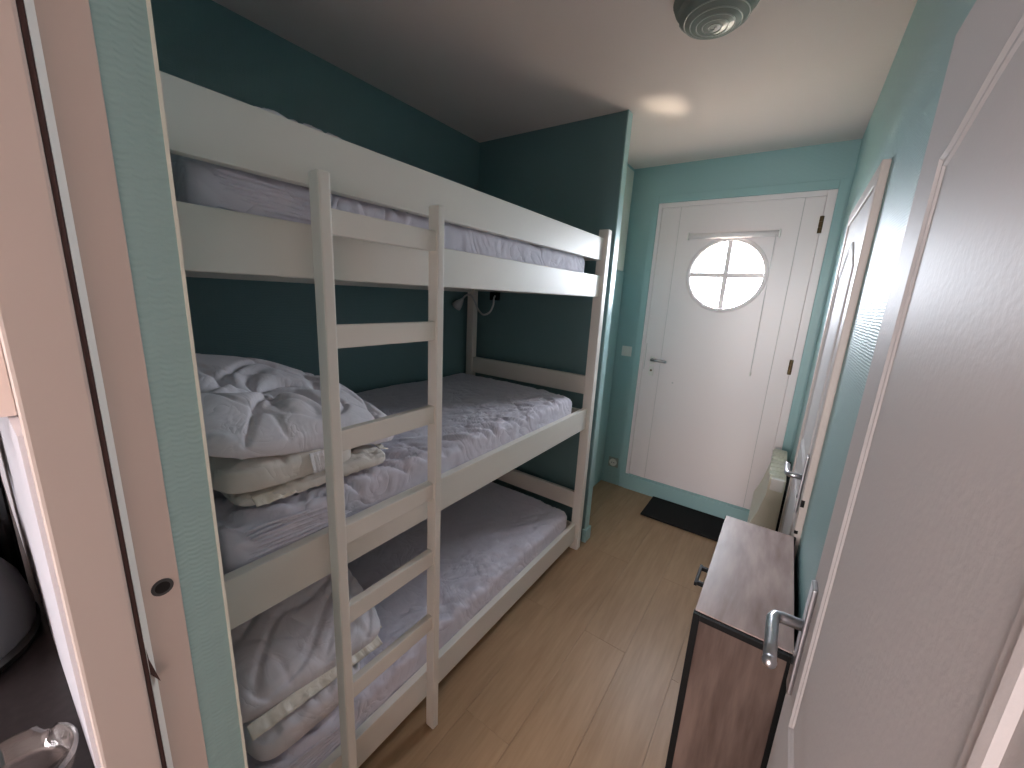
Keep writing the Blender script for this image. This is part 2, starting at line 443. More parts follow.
# a torn flap of the seal
bm = bmesh.new(); add_prism(bm, [(0.0795, 1.105), (0.0795, 1.055), (0.0885, 1.035), (0.0815, 1.075)], 0, XJ + 0.001, XJ + 0.007)
build('torn_seal', bm, M_gasket, jr)
bm = bmesh.new(); add_cyl(bm, (XJ - 0.006, 0.1065, 1.159), (XJ - 0.0028, 0.1065, 1.159), 0.0112, n=28)
ring = build('latch_ring', bm, M_appl, jr)
bm = bmesh.new(); add_cyl(bm, (XJ - 0.007, 0.1065, 1.159), (XJ - 0.0024, 0.1065, 1.159), 0.0076, n=28)
build('latch_hole', bm, M_hole, ring)
bm = bmesh.new()
add_box(bm, (XJ - 0.0, YK, ZT - 0.045), (XR, 0.122, ZT), 0.002); build('head', bm, M_frame, jr)

# ------------------------------------------------------------------ front door (door_1)
fd = struct(empty('door_1', (0.45, YD, DZ0), None, None), 'white plastic front door with a round four-pane window', 'front door')
yf = YD + 0.004
bm = bmesh.new()
add_box(bm, (0.925, yf - 0.006, DZ0), (DX1, YD + 0.06, DZ1), 0.003); add_box(bm, (DX0, yf - 0.006, DZ0), (-0.022, YD + 0.06, DZ1), 0.003)
add_box(bm, (-0.022, yf - 0.006, DZ1 - 0.032), (0.925, YD + 0.06, DZ1), 0.003)
add_box(bm, (-0.022, yf + 0.006, DZ0), (0.925, YD + 0.06, DZ0 + 0.004), 0.001)
add_box(bm, (0.895, yf + 0.047, DZ0), (DX1, YD + 0.09, DZ1)); add_box(bm, (DX0, yf + 0.047, DZ0), (0.01, YD + 0.09, DZ1))
add_box(bm, (0.01, yf + 0.047, DZ1 - 0.06), (0.895, YD + 0.09, DZ1)); add_box(bm, (0.01, yf + 0.047, DZ0), (0.895, YD + 0.09, DZ0 + 0.03))
build('outer_frame', bm, M_pvc, fd)
LX0, LX1, LZ0, LZ1 = -0.0208, 0.9238, DZ0 + 0.008, DZ1 - 0.0332
WC = V((0.455, 0, 1.752)); WR = 0.235
def holed_board(x0, x1, z0, z1, ya, yb):
    bm = bmesh.new(); N = 72
    corners = [math.atan2(z - WC.z, x - WC.x) for x in (x0, x1) for z in (z0, z1)]
    angs = sorted([2 * PI * i / N - PI for i in range(N)] + corners)
    def outer(a):
        c, s = math.cos(a), math.sin(a)
        t = min(((x1 if c > 0 else x0) - WC.x) / c if abs(c) > 1e-9 else 9e9, ((z1 if s > 0 else z0) - WC.z) / s if abs(s) > 1e-9 else 9e9)
        return WC.x + c * t, WC.z + s * t
    rings = []
    for y in (ya, yb):
        o = [bm.verts.new((outer(a)[0], y, outer(a)[1])) for a in angs]
        i = [bm.verts.new((WC.x + WR * math.cos(a), y, WC.z + WR * math.sin(a))) for a in angs]
        rings.append((o, i))
    n = len(angs); (o0, i0), (o1, i1) = rings
    for k in range(n):
        j = (k + 1) % n
        bm.faces.new((o0[k], o0[j], i0[j], i0[k])); bm.faces.new((o1[k], i1[k], i1[j], o1[j]))
        bm.faces.new((i0[k], i0[j], i1[j], i1[k])); bm.faces.new((o0[k], o1[k], o1[j], o0[j]))
    return bm
g = 0.0018
build('centre_board', holed_board(0.108 + g, 0.822 - g, LZ0, LZ1, yf, yf + 0.045), M_pvc, fd)
box('side_board', (LX0, yf, LZ0), (0.108 - g, yf + 0.045, LZ1), M_pvc, fd, bev=0.002)
box('side_board', (0.822 + g, yf, LZ0), (LX1, yf + 0.045, LZ1), M_pvc, fd, bev=0.002)
box('groove_filler', (0.1, yf + 0.0035, LZ0), (0.83, yf + 0.006, LZ0 + 0.02), M_groove, fd)
for gx in (0.108, 0.822): box('groove_filler', (gx - 0.004, yf + 0.004, LZ0), (gx + 0.004, yf + 0.03, LZ1), M_groove, fd)
# round window: rim, glazing bars, four panes
bm = bmesh.new(); N = 64
prof = [(WR - 0.012, yf + 0.03), (WR - 0.012, yf - 0.004), (WR - 0.004, yf - 0.010), (WR + 0.010, yf - 0.009), (WR + 0.016, yf - 0.002), (WR + 0.016, yf + 0.002)]
rg = [[bm.verts.new((WC.x + r * math.cos(2 * PI * i / N), y, WC.z + r * math.sin(2 * PI * i / N))) for i in range(N)] for r, y in prof]
for k in range(len(rg) - 1):
    for i in range(N):
        j = (i + 1) % N; bm.faces.new((rg[k][i], rg[k][j], rg[k + 1][j], rg[k + 1][i]))
win = build('round_window', bm, M_pvc, fd, smooth=True)
box('glazing_bar', (WC.x - 0.016, yf + 0.004, WC.z - WR + 0.006), (WC.x + 0.016, yf + 0.03, WC.z + WR - 0.006), M_pvc, win, bev=0.002)
box('glazing_bar', (WC.x - WR + 0.006, yf + 0.005, WC.z - 0.016), (WC.x + WR - 0.006, yf + 0.029, WC.z + 0.016), M_pvc, win, bev=0.002)
for qx in (-1, 1):
    for qz in (-1, 1):
        bm = bmesh.new(); r = WR - 0.002
        pts = [(WC.x + qx * 0.010, WC.z + qz * 0.010)] + [(WC.x + qx * max(0.010, r * math.cos(t)), WC.z + qz * max(0.010, r * math.sin(t))) for t in [PI / 2 * i / 14 for i in range(15)]]
        if qx * qz < 0: pts = pts[::-1]
        add_prism(bm, pts, 1, yf + 0.015, yf + 0.019)
        build('pane', bm, M_glass, win)
# handle, lock, hinges, peep hole
bm = bmesh.new(); add_box(bm, (0.030, yf - 0.010, 1.075), (0.066, yf, 1.135), 0.004); hd = build('handle', bm, M_plastic, fd)
bm = bmesh.new(); add_cyl(bm, (0.050, yf - 0.045, 1.113), (0.050, yf, 1.113), 0.010); add_tube(bm, [(0.046, yf - 0.045, 1.113), (0.09, yf - 0.047, 1.113), (0.160, yf - 0.045, 1.110)], 0.010)
build('lever', bm, M_chrome, hd, smooth=True)
bm = bmesh.new(); add_box(bm, (0.030, yf - 0.008, 0.985), (0.066, yf, 1.058), 0.004); lk = build('lock_plate', bm, M_plastic, fd)
bm = bmesh.new(); add_cyl(bm, (0.048, yf - 0.010, 1.028), (0.048, yf - 0.004, 1.028), 0.008, n=18); build('keyhole', bm, M_brass, lk)
bm = bmesh.new(); add_cyl(bm, (0.218, yf - 0.003, 0.955), (0.218, yf + 0.002, 0.955), 0.006, n=14); build('screw_cap', bm, M_groove, fd)
box('strike_strip', (-0.012, yf - 0.002, 1.03), (-0.008, yf + 0.002, 1.235), M_groove, fd)
for hz in (2.05, 1.18, 0.33):
    bm = bmesh.new()
    for k in range(3): add_cyl(bm, (0.923, yf - 0.012, hz - 0.047 + k * 0.033), (0.923, yf - 0.012, hz - 0.017 + k * 0.033), 0.0105, n=14)
    add_box(bm, (0.914, yf - 0.010, hz - 0.047), (0.934, yf - 0.002, hz + 0.047))
    build('hinge', bm, M_brass, fd)

# ------------------------------------------------------------------ inner door in the right wall (door_2)
d2 = struct(empty('door_2', (XR, 1.96, 0), None, None), 'closed white panelled inner door in the teal right wall', 'door')
Y0, Y1, Z2 = 1.56, 2.36, 1.965
xc = 1.008
bm = bmesh.new()
add_box(bm, (xc, Y0, 0), (XR, Y0 + 0.055, Z2), 0.004); add_box(bm, (xc, Y1 - 0.055, 0), (XR, Y1, Z2), 0.004); add_box(bm, (xc, Y0 + 0.055, Z2 - 0.055), (XR, Y1 - 0.055, Z2), 0.004)
build('casing', bm, M_frame, d2)
box('leaf', (xc + 0.006, Y0 + 0.057, 0.008), (XR - 0.001, Y1 - 0.057, Z2 - 0.057), M_leaf, d2)

def arched_loop(ya, yb, z0, z1, rise, n=18):
    pts = [(ya, z0), (yb, z0), (yb, z1)]
    for i in range(1, n):
        t = i / n; s = math.sin(PI * t)
        pts.append((yb + (ya - yb) * t, z1 + rise * s ** 1.5))
    pts.append((ya, z1)); return pts

def moulding(name, ya, yb, z0, z1, rise, x, out, w, h, m, parent):
    """raised moulding following an arched panel outline on a plane of constant x; out = -1 faces -x"""
    L = arched_loop(ya, yb, z0, z1, rise); n = len(L)
    cy, cz = (ya + yb) / 2, (z0 + z1) / 2
    def offset(d):
        res = []
        for i in range(n):
            p0, p1, p2 = V(L[i - 1]), V(L[i]), V(L[(i + 1) % n])
            e1 = (p1 - p0).normalized(); e2 = (p2 - p1).normalized()
            n1 = V((-e1.y, e1.x)); n2 = V((-e2.y, e2.x)); nn = (n1 + n2).normalized()
            k = d / max(0.4, nn.dot(n1)); q = p1 + nn * k
            res.append(q)
        return res
    bm = bmesh.new()
    prof = [(0.0, 0.0), (0.12 * w, 0.7 * h), (0.35 * w, h), (0.55 * w, 0.35 * h), (0.8 * w, 0.5 * h), (w, -0.2 * h)]
    rings = []
    # orientation: make positive offset point inwards
    test = offset(0.01); inward = (test[0] - V((cy, cz))).length < (V(L[0]) - V((cy, cz))).length
    s = 1 if inward else -1
    for d, hh in prof:
        rings.append([bm.verts.new((x + out * hh, q.x, q.y)) for q in offset(s * d)])
    for k in range(len(rings) - 1):
        for i in range(n):
            j = (i + 1) % n; bm.faces.new((rings[k][i], rings[k][j], rings[k + 1][j], rings[k + 1][i]))
    return build(name, bm, m, parent, smooth=False)

moulding('panel_moulding', Y0 + 0.16, Y1 - 0.16, 0.95, 1.70, 0.10, xc + 0.006, -1, 0.032, 0.006, M_leaf, d2)
moulding('panel_moulding', Y0 + 0.16, Y1 - 0.16, 0.16, 0.82, 0.0, xc + 0.006, -1, 0.032, 0.006, M_leaf, d2)

def lever_handle(parent, x, y, z, dirn, tip):
    """long plate handle on a face looking -x; lever points along y by dirn"""
    bm = bmesh.new(); add_box(bm, (x - 0.008, y - 0.017, z - 0.135), (x, y + 0.017, z + 0.085), 0.006, 3)
    hp = build('handle_plate', bm, M_chrome, parent)
    bm = bmesh.new()
    pts = [(x - 0.004, y, z), (x - 0.036, y, z), (x - 0.047, y + dirn * 0.004, z), (x - 0.051, y + dirn * 0.016, z)] + [(x - 0.051, y + dirn * (0.016 + 0.1 * t), z - 0.004 * t) for t in (0.3, 0.7, 1.0)]
    add_tube(bm, pts, [0.0100] * 4 + [0.0098, 0.0095, 0.0098], 14)
    bmesh.ops.create_uvsphere(bm, u_segments=12, v_segments=8, radius=0.0106, matrix=Matrix.Translation(pts[-1]))
    build('lever', bm, M_chrome, hp, smooth=True)
    bm = bmesh.new(); add_cyl(bm, (x - 0.0095, y, z - 0.075), (x - 0.006, y, z - 0.075), 0.007, n=14); build('keyhole', bm, M_hole, hp)
    return hp
lever_handle(d2, xc + 0.004, 1.70, 0.955, 1, None)
box('strike_plate', (xc - 0.0006, Y0 - 0.0006, 0.90), (xc + 0.010, Y0 + 0.002, 0.925), M_black, d2)
box('strike_plate', (xc - 0.0006, Y0 - 0.0006, 0.80), (xc + 0.010, Y0 + 0.002, 0.812), M_black, d2)

# ------------------------------------------------------------------ open door leaf on the right (door_3)
xl = 0.992
d3 = struct(empty('door_3', (xl, 0.13, 0), None, None), 'open white grained door leaf in the right foreground with lever handle', 'door')
LY0, LY1, LZT = 0.128, 0.832, 1.914
box('leaf', (xl, LY0, 0.008), (XR - 0.003, LY1, LZT), M_leaf, d3, bev=0.003)
moulding('panel_moulding', 0.250, 0.708, 0.865, 1.735, 0.065, xl, -1, 0.028, 0.0045, M_leaf, d3)
moulding('panel_moulding', 0.250, 0.708, 0.12, 0.72, 0.0, xl, -1, 0.028, 0.0045, M_leaf, d3)
lever_handle(d3, xl, 0.785, 1.005, -1, None)
box('latch_plate', (xl + 0.009, LY1 - 0.001, 0.93), (xl + 0.026, LY1 + 0.0012, 1.07), M_chrome, d3)
for hz in (0.25, 1.0, 1.70):
    bm = bmesh.new(); add_cyl(bm, (xl - 0.004, LY0 - 0.003, hz), (xl - 0.004, LY0 - 0.003, hz + 0.08), 0.006, n=12); build('hinge', bm, M_chrome, d3)

# ------------------------------------------------------------------ bunk bed
YB0, YB1 = 0.182, 2.106
bk = empty('bunk_bed', (-0.46, 1.14, 0), 'cream white wooden triple bunk bed along the teal wall', 'bunk bed')
XF0, XF1 = -0.034, 0.021      # front posts
XB0, XB1 = -0.945, -0.890     # back posts
for x0, x1 in ((XF0, XF1), (XB0, XB1)):
    for y0, y1 in ((YB0, YB0 + 0.046), (YB1 - 0.046, YB1)):
        box('post', (x0, y0, 0), (x1, y1, 1.905), M_bunk, bk, bev=0.004)
yr0, yr1 = YB0 + 0.046, YB1 - 0.046
LEV = ((1.557, 1.670), (0.804, 0.925), (0.061, 0.179))
for z0, z1 in LEV:
    box('front_rail', (-0.028, yr0, z0), (0.0, yr1, z1), M_bunk, bk, bev=0.003)
    box('back_rail', (XB0 + 0.01, yr0, z0 - 0.010), (XB0 + 0.038, yr1, z1 - 0.02), M_bunk, bk, bev=0.003)
    for y0 in (YB0 + 0.012, YB1 - 0.034):
        box('end_rail', (XB1, y0, z0), (XF0, y0 + 0.022, z1 - 0.02), M_bunk, bk, bev=0.003)
    for k in range(11):
        yy = yr0 + 0.06 + k * (yr1 - yr0 - 0.19) / 10
        box('slat', (XB0 + 0.038, yy, z0 + 0.030), (-0.028, yy + 0.07, z0 + 0.044), M_bunk_dark, bk)
box('guard_rail', (-0.028, yr0, 1.748), (0.0, yr1, 1.861), M_bunk, bk, bev=0.003)
for z0, z1 in ((1.750, 1.858), (1.003, 1.111), (0.270, 0.378)):
    for y0 in (YB0 + 0.012, YB1 - 0.036):
        box('end_board', (XB1, y0, z0), (XF0, y0 + 0.024, z1), M_bunk, bk, bev=0.003)

ld = empty('bunk_ladder', (0.055, 0.64, 0), 'cream white wooden ladder with six flat rungs standing against the bunk bed', 'ladder')
for y0 in (0.4610, 0.785):
    box('side_rail', (0.036, y0, 0), (0.074, y0 + 0.026, 1.766), M_bunk, ld, bev=0.005, seg=3)
for z0 in (1.648, 1.408, 1.163, 0.915, 0.680, 0.432):
    box('rung', (0.044, 0.486, z0), (0.066, 0.786, z0 + 0.052), M_bunk, ld, bev=0.003)

# ------------------------------------------------------------------ mattresses
def fbm(x, y, z, o=4):
    return noise.fractal(V((x, y, z)), 0.6, 2.0, o)

def ridge(x, y, z):
    return 1 - abs(noise.noise(V((x, y, z)))) * 2

def crinkle(x, y, z, w=0.11):
    n1 = noise.noise(V((x + 0.6 * noise.noise(V((x, y, z + 9))), y, z)))
    return math.exp(-(n1 / w) ** 2)

def cushion(bm, c, sx, sy, sz, nx, ny, edge, shape, top_fn=None, rot=0.0, tiltx=0.0, tilty=0.0):
    """closed pillow-like body: rounded-rectangle plan, domed top and bottom meeting in a seam.
    edge = height of the side wall fraction, shape = dome exponent, top_fn(u,v,side)->offset"""
    top, bot = [], []
    for i in range(nx + 1):
        tr, br = [], []
        for j in range(ny + 1):
            u = -1 + 2 * i / nx; v = -1 + 2 * j / ny
            # ease points outwards for a tight edge
            u2 = math.sin(u * PI / 2) * 0.35 + u * 0.65; v2 = math.sin(v * PI / 2) * 0.35 + v * 0.65
            # rounded corners
            k = 1 - 0.10 * (abs(u2) ** 5) * (abs(v2) ** 5)
            px, py = u2 * k, v2 * k
            d = (1 - abs(u2) ** shape) * (1 - abs(v2) ** shape)
            h = max(0.0, d) ** 0.42
            for side, row in ((1, tr), (-1, br)):
                zz = side * sz * (edge + (1 - edge) * h) if side > 0 else side * sz * (edge + (1 - edge) * h * 0.35)
                if i in (0, nx) or j in (0, ny): zz = side * sz * edge
                off = top_fn(u2, v2, side) * min(1, h * 1.5 + 0.3) if top_fn else 0
                p = V((px * sx, py * sy, zz + off))
                p = Matrix.Rotation(tilty, 3, 'Y') @ Matrix.Rotation(tiltx, 3, 'X') @ p
                p = Matrix.Rotation(rot, 3, 'Z') @ p
                row.append(bm.verts.new(V(c) + p))
        top.append(tr); bot.append(br)
    for i in range(nx):
        for j in range(ny):
            bm.faces.new((top[i][j], top[i + 1][j], top[i + 1][j + 1], top[i][j + 1]))
            bm.faces.new((bot[i][j], bot[i][j + 1], bot[i + 1][j + 1], bot[i + 1][j]))
    def side(a, b):
        for k in range(len(a) - 1): bm.faces.new((a[k], a[k + 1], b[k + 1], b[k]))
    side(top[0], bot[0]); side(bot[nx], top[nx])
    side([r[0] for r in bot], [r[0] for r in top]); side([r[ny] for r in top], [r[ny] for r in bot])
    return bm

def mattress(name, label, z0, z1, y0, y1, seed, crease):
    root = empty(name, (-0.46, (y0 + y1) / 2, z0), label, 'mattress', 'mattresses of the bunk bed')
    x0, x1 = -0.885, -0.031
    bm = bmesh.new()
    NX, NY, r = 84, 190, 0.035
    # perimeter profile stations: across x the section is a rounded slab; built as loops along y
    def sect(t, inset, zs):
        """closed section in x-z"""
        pts = []
        hx0, hx1 = x0 + inset, x1 - inset
        zb, zt = z0 + zs, z1 - zs
        rr = min(r, (zt - zb) / 2 - 0.001)
        n = 6
        for a in range(n + 1):
            th = PI + PI / 2 * a / n; pts.append((hx0 + rr + rr * math.cos(th), zb + rr + rr * math.sin(th)))
        for a in range(n + 1):
            th = -PI / 2 + PI / 2 * a / n; pts.append((hx1 - rr + rr * math.cos(th), zb + rr + rr * math.sin(th)))
        m = 5
        for a in range(1, m): pts.append((hx1, zb + rr + (zt - zb - 2 * rr) * a / m))
        for a in range(n + 1):
            th = PI / 2 * a / n; pts.append((hx1 - rr + rr * math.cos(th), zt - rr + rr * math.sin(th)))
        for a in range(1, NX): pts.append((hx1 - rr - (hx1 - hx0 - 2 * rr) * a / NX, zt))
        for a in range(n + 1):
            th = PI / 2 + PI / 2 * a / n; pts.append((hx0 + rr + rr * math.cos(th), zt - rr + rr * math.sin(th)))
        for a in range(1, m): pts.append((hx0, zt - rr - (zt - zb - 2 * rr) * a / m))
        return pts
    st = []
    n = 7
    for a in range(n + 1):
        th = PI / 2 * a / n; st.append((y0 + r * (1 - math.sin(th)) , r * (1 - math.cos(th))))
    st = [(y0 + r - r * math.cos(PI / 2 * a / n), r - r * math.sin(PI / 2 * a / n)) for a in range(n + 1)]
    ys = st + [(y0 + r + (y1 - y0 - 2 * r) * k / NY, 0.0) for k in range(1, NY)] + [(y1 - (p[0] - y0), p[1]) for p in st[::-1]]
    rings = []
    for y, ins in ys:
        ring = []
        for x, z in sect(0, ins * 0.9, ins * 0.45):
            topness = max(0, min(1, (z - (z0 + 0.5 * (z1 - z0))) / (0.4 * (z1 - z0))))
            front = max(0, 1 - (x1 - x) / 0.28)
            w = 0.006 * fbm(x * 3 + seed, y * 3, seed) * topness
            # crinkled cover along the front edge, running diagonally
            a = y * 0.85 + x * 0.5; b2 = x * 0.85 - y * 0.5
            w -= crease * (0.15 + front) * 0.0075 * crinkle(a * 5 + seed, b2 * 17, seed) * topness
            w -= crease * (0.25 + front) * 0.0045 * crinkle(a * 9 + seed, b2 * 30, seed + 3) * topness
            dx = 0.0035 * fbm(y * 9, z * 22, seed + 5) * (1 - topness) * (1 if x > -0.3 else 0)
            ring.append(bm.verts.new((min(x + dx, x1 + 0.002), y, z + w)))
        rings.append(ring)
    L = len(rings[0])
    for k in range(len(rings) - 1):
        for i in range(L):
            j = (i + 1) % L; bm.faces.new((rings[k][i], rings[k][j], rings[k + 1][j], rings[k + 1][i]))
    bm.faces.new(rings[0]); bm.faces.new(rings[-1][::-1])
    cover = build('cover', bm, M_sheet, root, smooth=True)
    # seam piping along the front and the near end
    zp = z0 + 0.30 * (z1 - z0)
    bm = bmesh.new(); add_tube(bm, [(x1 - 0.02, y0 + 0.001, zp), (x1 - 0.004, y0 + 0.012, zp), (x1 + 0.001, y0 + 0.04, zp)] + [(x1 + 0.0012 , y0 + 0.04 + (y1 - y0 - 0.08) * k / 20, zp + 0.002 * math.sin(k)) for k in range(1, 21)] + [(x1 - 0.01, y1 - 0.012, zp)], 0.0028, 6)
    build('piping', bm, M_piping, root)
    # gathered folds in the cover's side near the head end
    for q in range(9):
        zq = z0 + (0.33 + 0.068 * q) * (z1 - z0)
        bm = bmesh.new()
        add_tube(bm, [(x1 - 0.0015 + 0.0015 * math.sin(k + q), y0 + 0.036 + (0.17 + 0.03 * (q % 4)) * k / 10, zq - 0.010 * (k / 10) ** 1.6 * (0.3 + 0.15 * q)) for k in range(11)], [0.0006] + [0.0042] * 8 + [0.002, 0.0006], 6)
        build('cover_fold', bm, M_sheet, root, smooth=True)
    return root

mattress('mattress', 'topmost mattress behind the guard rail, white cover with gathered folds', 1.603, 1.762, 0.285, 1.940, 2.0, 0.8)
mattress('mattress', 'middle mattress in crinkled lilac white cover under the crumpled pillow', 0.850, 1.022, 0.272, 1.942, 11.0, 2.2)
mattress('mattress', 'lowest mattress just above the floor in creased grey white cover', 0.107, 0.285, 0.272, 2.010, 23.0, 1.5)

# ------------------------------------------------------------------ bedding
def fold_noise(seed, amp, sc, centre=None):
    def fn(u, v, side):
        f = amp * 0.9 * noise.noise(V((u * 1.2 * sc + seed, v * 1.2 * sc, seed)))
        f -= amp * 0.7 * crinkle(u * 1.1 * sc + seed, v * 1.6 * sc + u, seed, 0.10)
        f -= amp * 0.35 * crinkle(u * 2.4 * sc + seed, v * 3.0 * sc - u, seed + 4, 0.12)
        if centre:
            du, dv = u - centre[0], v - centre[1]; rr = math.hypot(du, dv); th = math.atan2(dv, du)
            f += amp * 1.3 * math.exp(-(rr / 0.55) ** 2) * (abs(math.sin(3.0 * th + 4 * rr + seed)) - 0.6) * min(1, rr * 5)
            f -= amp * 1.2 * math.exp(-(rr / 0.22) ** 2)
        return f if side > 0 else f * 0.3
    return fn

# middle bunk: folded cream duvet, white duvet fold in front of it, big crumpled pillow on top
bm = bmesh.new(); cushion(bm, (-0.33, 0.445, 1.096), 0.275, 0.170, 0.056, 60, 50, 0.35, 4, fold_noise(3.1, 0.012, 1.2), rot=0.05, tiltx=-0.05, tilty=0.0)
tag(build('folded_duvet', bm, M_duvet, smooth=True), 'cream folded duvet under the big crumpled pillow on the middle bunk', 'duvet')
bm = bmesh.new(); cushion(bm, (-0.33, 0.515, 1.190), 0.268, 0.300, 0.088, 110, 110, 0.10, 2.6, fold_noise(5.4, 0.022, 1.2, (0.15, -0.25)), rot=0.06, tiltx=-0.24, tilty=0.22)
tag(build('pillow', bm, M_pillow, smooth=True), 'big crumpled white pillow heaped on the middle bunk', 'pillow')

# white fold with lace trim spilling over the front of the duvet
cv = empty('lace_pillow', (-0.13, 0.58, 1.022), 'flat cream pillow with white lace trim under the crumpled pillow', 'pillow')
bm = bmesh.new(); cushion(bm, (-0.165, 0.520, 1.046), 0.115, 0.200, 0.028, 50, 60, 0.25, 3.0, fold_noise(9.2, 0.009, 2.2), rot=-0.06)
build('pillow_case', bm, M_duvet, cv, smooth=True)
def ruffle(path, width, amp, waves, up, m, name, parent, thick=0.002, rows=5, nseg=120):
    """wavy strip hanging off a path; path(t)->(point, outward dir)"""
    bm = bmesh.new(); g2 = []
    for k in range(nseg + 1):
        t = k / nseg; p, o = path(t); row = []
        for r in range(rows + 1):
            s = r / rows
            w = amp * s * math.sin(2 * PI * waves * t + 0.6 * math.sin(9 * t)) + amp * 0.5 * s * math.sin(2 * PI * waves * 2.3 * t + 1)
            row.append(V(p) + V(o) * width * s + V(up) * w)
        g2.append(row)
    tp = [[bm.verts.new(p + V(up) * thick * 0.5) for p in row] for row in g2]
    bt = [[bm.verts.new(p - V(up) * thick * 0.5) for p in row] for row in g2]
    for k in range(nseg):
        for r in range(rows):
            bm.faces.new((tp[k][r], tp[k + 1][r], tp[k + 1][r + 1], tp[k][r + 1]))
            bm.faces.new((bt[k][r], bt[k][r + 1], bt[k + 1][r + 1], bt[k + 1][r]))
    for k in range(nseg):
        bm.faces.new((tp[k][0], bt[k][0], bt[k + 1][0], tp[k + 1][0])); bm.faces.new((tp[k][rows], tp[k + 1][rows], bt[k + 1][rows], bt[k][rows]))
    for k in (0, nseg):
        for r in range(rows): bm.faces.new((tp[k][r], tp[k][r + 1], bt[k][r + 1], bt[k][r]))
    return build(name, bm, m, parent, smooth=True)
def lp(t):
    y = 0.34 + 0.36 * t
    return (-0.066 - 0.02 * t, y, 1.062 - 0.016 * t), V((0.55, 0.1, -0.62))
ruffle(lp, 0.034, 0.0035, 9, (0.6, 0.0, 0.7), M_satin, 'frill', cv)
def lp2(t):
    return (-0.10 - 0.16 * t, 0.712 + 0.01 * math.sin(3 * t), 1.060), V((0.05, 0.8, -0.35))
ruffle(lp2, 0.040, 0.004, 5, (0.0, 0.3, 0.9), M_satin, 'frill', cv, nseg=60)
def lp3(t):
    return (-0.058, 0.475 + 0.075 * t, 1.128 - 0.004 * t), V((0.28, 0.0, -0.85))
ruffle(lp3, 0.058, 0.004, 5, (0.9, 0.0, 0.3), M_lace, 'lace_insert', cv, nseg=50)

# lowest bunk: folded white cover with a pillow edged by a satin band
bm = bmesh.new(); cushion(bm, (-0.33, 0.450, 0.335), 0.288, 0.165, 0.052, 60, 50, 0.5, 4, fold_noise(14.0, 0.010, 1.6))
tag(build('folded_cover', bm, M_pillow, smooth=True), 'folded white bed cover under the pillow on the lowest bunk', 'bed cover')
p2 = empty('pillow', (-0.28, 0.50, 0.39), 'white pillow with cream satin band on the lowest bunk', 'pillow')
bm = bmesh.new(); cushion(bm, (-0.285, 0.500, 0.470), 0.205, 0.235, 0.085, 70, 70, 0.10, 2.6, fold_noise(17.0, 0.015, 1.0), rot=-0.08, tiltx=-0.1, tilty=0.36)
build('pillow_case', bm, M_pillow, p2, smooth=True)
def lp4(t):
    y = 0.285 + 0.40 * t
    return (-0.092 - 0.035 * math.sin(PI * t) * 0 - 0.01 * t, y, 0.424 - 0.035 * t), V((0.62, 0.0, -0.35))
ruffle(lp4, 0.055, 0.003, 6, (0.4, 0.0, 0.8), M_satin, 'satin_band', p2)
def lp5(t):
    return (-0.105 - 0.20 * t, 0.690 + 0.01 * math.sin(3 * t), 0.40 + 0.04 * t), V((0.1, 0.8, -0.25))
ruffle(lp5, 0.022, 0.003, 5, (0.0, 0.3, 0.9), M_satin, 'satin_band', p2, nseg=60)

# top bunk: pillow that shows just above the guard rail
bm = bmesh.new(); cushion(bm, (-0.235, 0.520, 1.810), 0.190, 0.180, 0.112, 60, 60, 0.15, 2.6, fold_noise(21.0, 0.014, 2.0))
tag(build('pillow', bm, M_pillow, smooth=True), 'white pillow peeking over the guard rail of the top bunk', 'pillow')

# ------------------------------------------------------------------ reading lamp clamped under the top bunk
rl = empty('reading_lamp', (-0.70, 2.055, 1.54), 'small white gooseneck reading lamp under the top bunk', 'lamp')
box('clamp', (-0.735, 2.035, 1.505), (-0.675, 2.069, 1.556), M_black, rl, bev=0.004)
P = [(-0.690, 2.034, 1.531), (-0.672, 2.00, 1.515), (-0.668, 1.99, 1.475), (-0.690, 1.985, 1.430), (-0.735, 1.98, 1.412), (-0.775, 1.975, 1.440), (-0.805, 1.97, 1.495), (-0.835, 1.965, 1.528), (-0.870, 1.96, 1.525), (-0.900, 1.955, 1.495)]
def smooth_path(P, n=6):
    out = []
    for i in range(len(P) - 1):
        p0, p1, p2, p3 = V(P[max(i - 1, 0)]), V(P[i]), V(P[i + 1]), V(P[min(i + 2, len(P) - 1)])
        for k in range(n):
            t = k / n
            out.append(0.5 * ((2 * p1) + (p2 - p0) * t + (2 * p0 - 5 * p1 + 4 * p2 - p3) * t * t + (3 * p1 - p0 - 3 * p2 + p3) * t ** 3))
    out.append(V(P[-1])); return out
bm = bmesh.new(); add_tube(bm, smooth_path(P), 0.0055, 10); build('gooseneck', bm, M_gnarl, rl, smooth=True)
bm = bmesh.new(); add_tube(bm, [(-0.893, 1.956, 1.502), (-0.905, 1.953, 1.488), (-0.925, 1.948, 1.466), (-0.940, 1.944, 1.450)], [0.010, 0.017, 0.030, 0.034], 20)
build('lamp_shade', bm, M_gnarl, rl, smooth=True)

# ------------------------------------------------------------------ built-in cupboard in the recess by the front door
cu = empty('built_in_cupboard', (-0.30, 2.68, 0), 'built-in cupboard with pale upper and teal lower door beside the front door', 'cupboard')
box('carcass', (-0.40, YP + 0.057, 0.0), (-0.262, YD - 0.001, H - 0.001), M_teal, cu)
box('upper_door', (-0.262, YP + 0.07, 1.768), (-0.246, YD - 0.045, H - 0.03), M_cream_door, cu, bev=0.003)
box('lower_door', (-0.262, YP + 0.07, 0.07), (-0.248, YD - 0.016, 1.762), M_teal, cu, bev=0.003)
box('plinth', (-0.262, YP + 0.07, 0.0), (-0.252, YD - 0.016, 0.066), M_teal, cu)

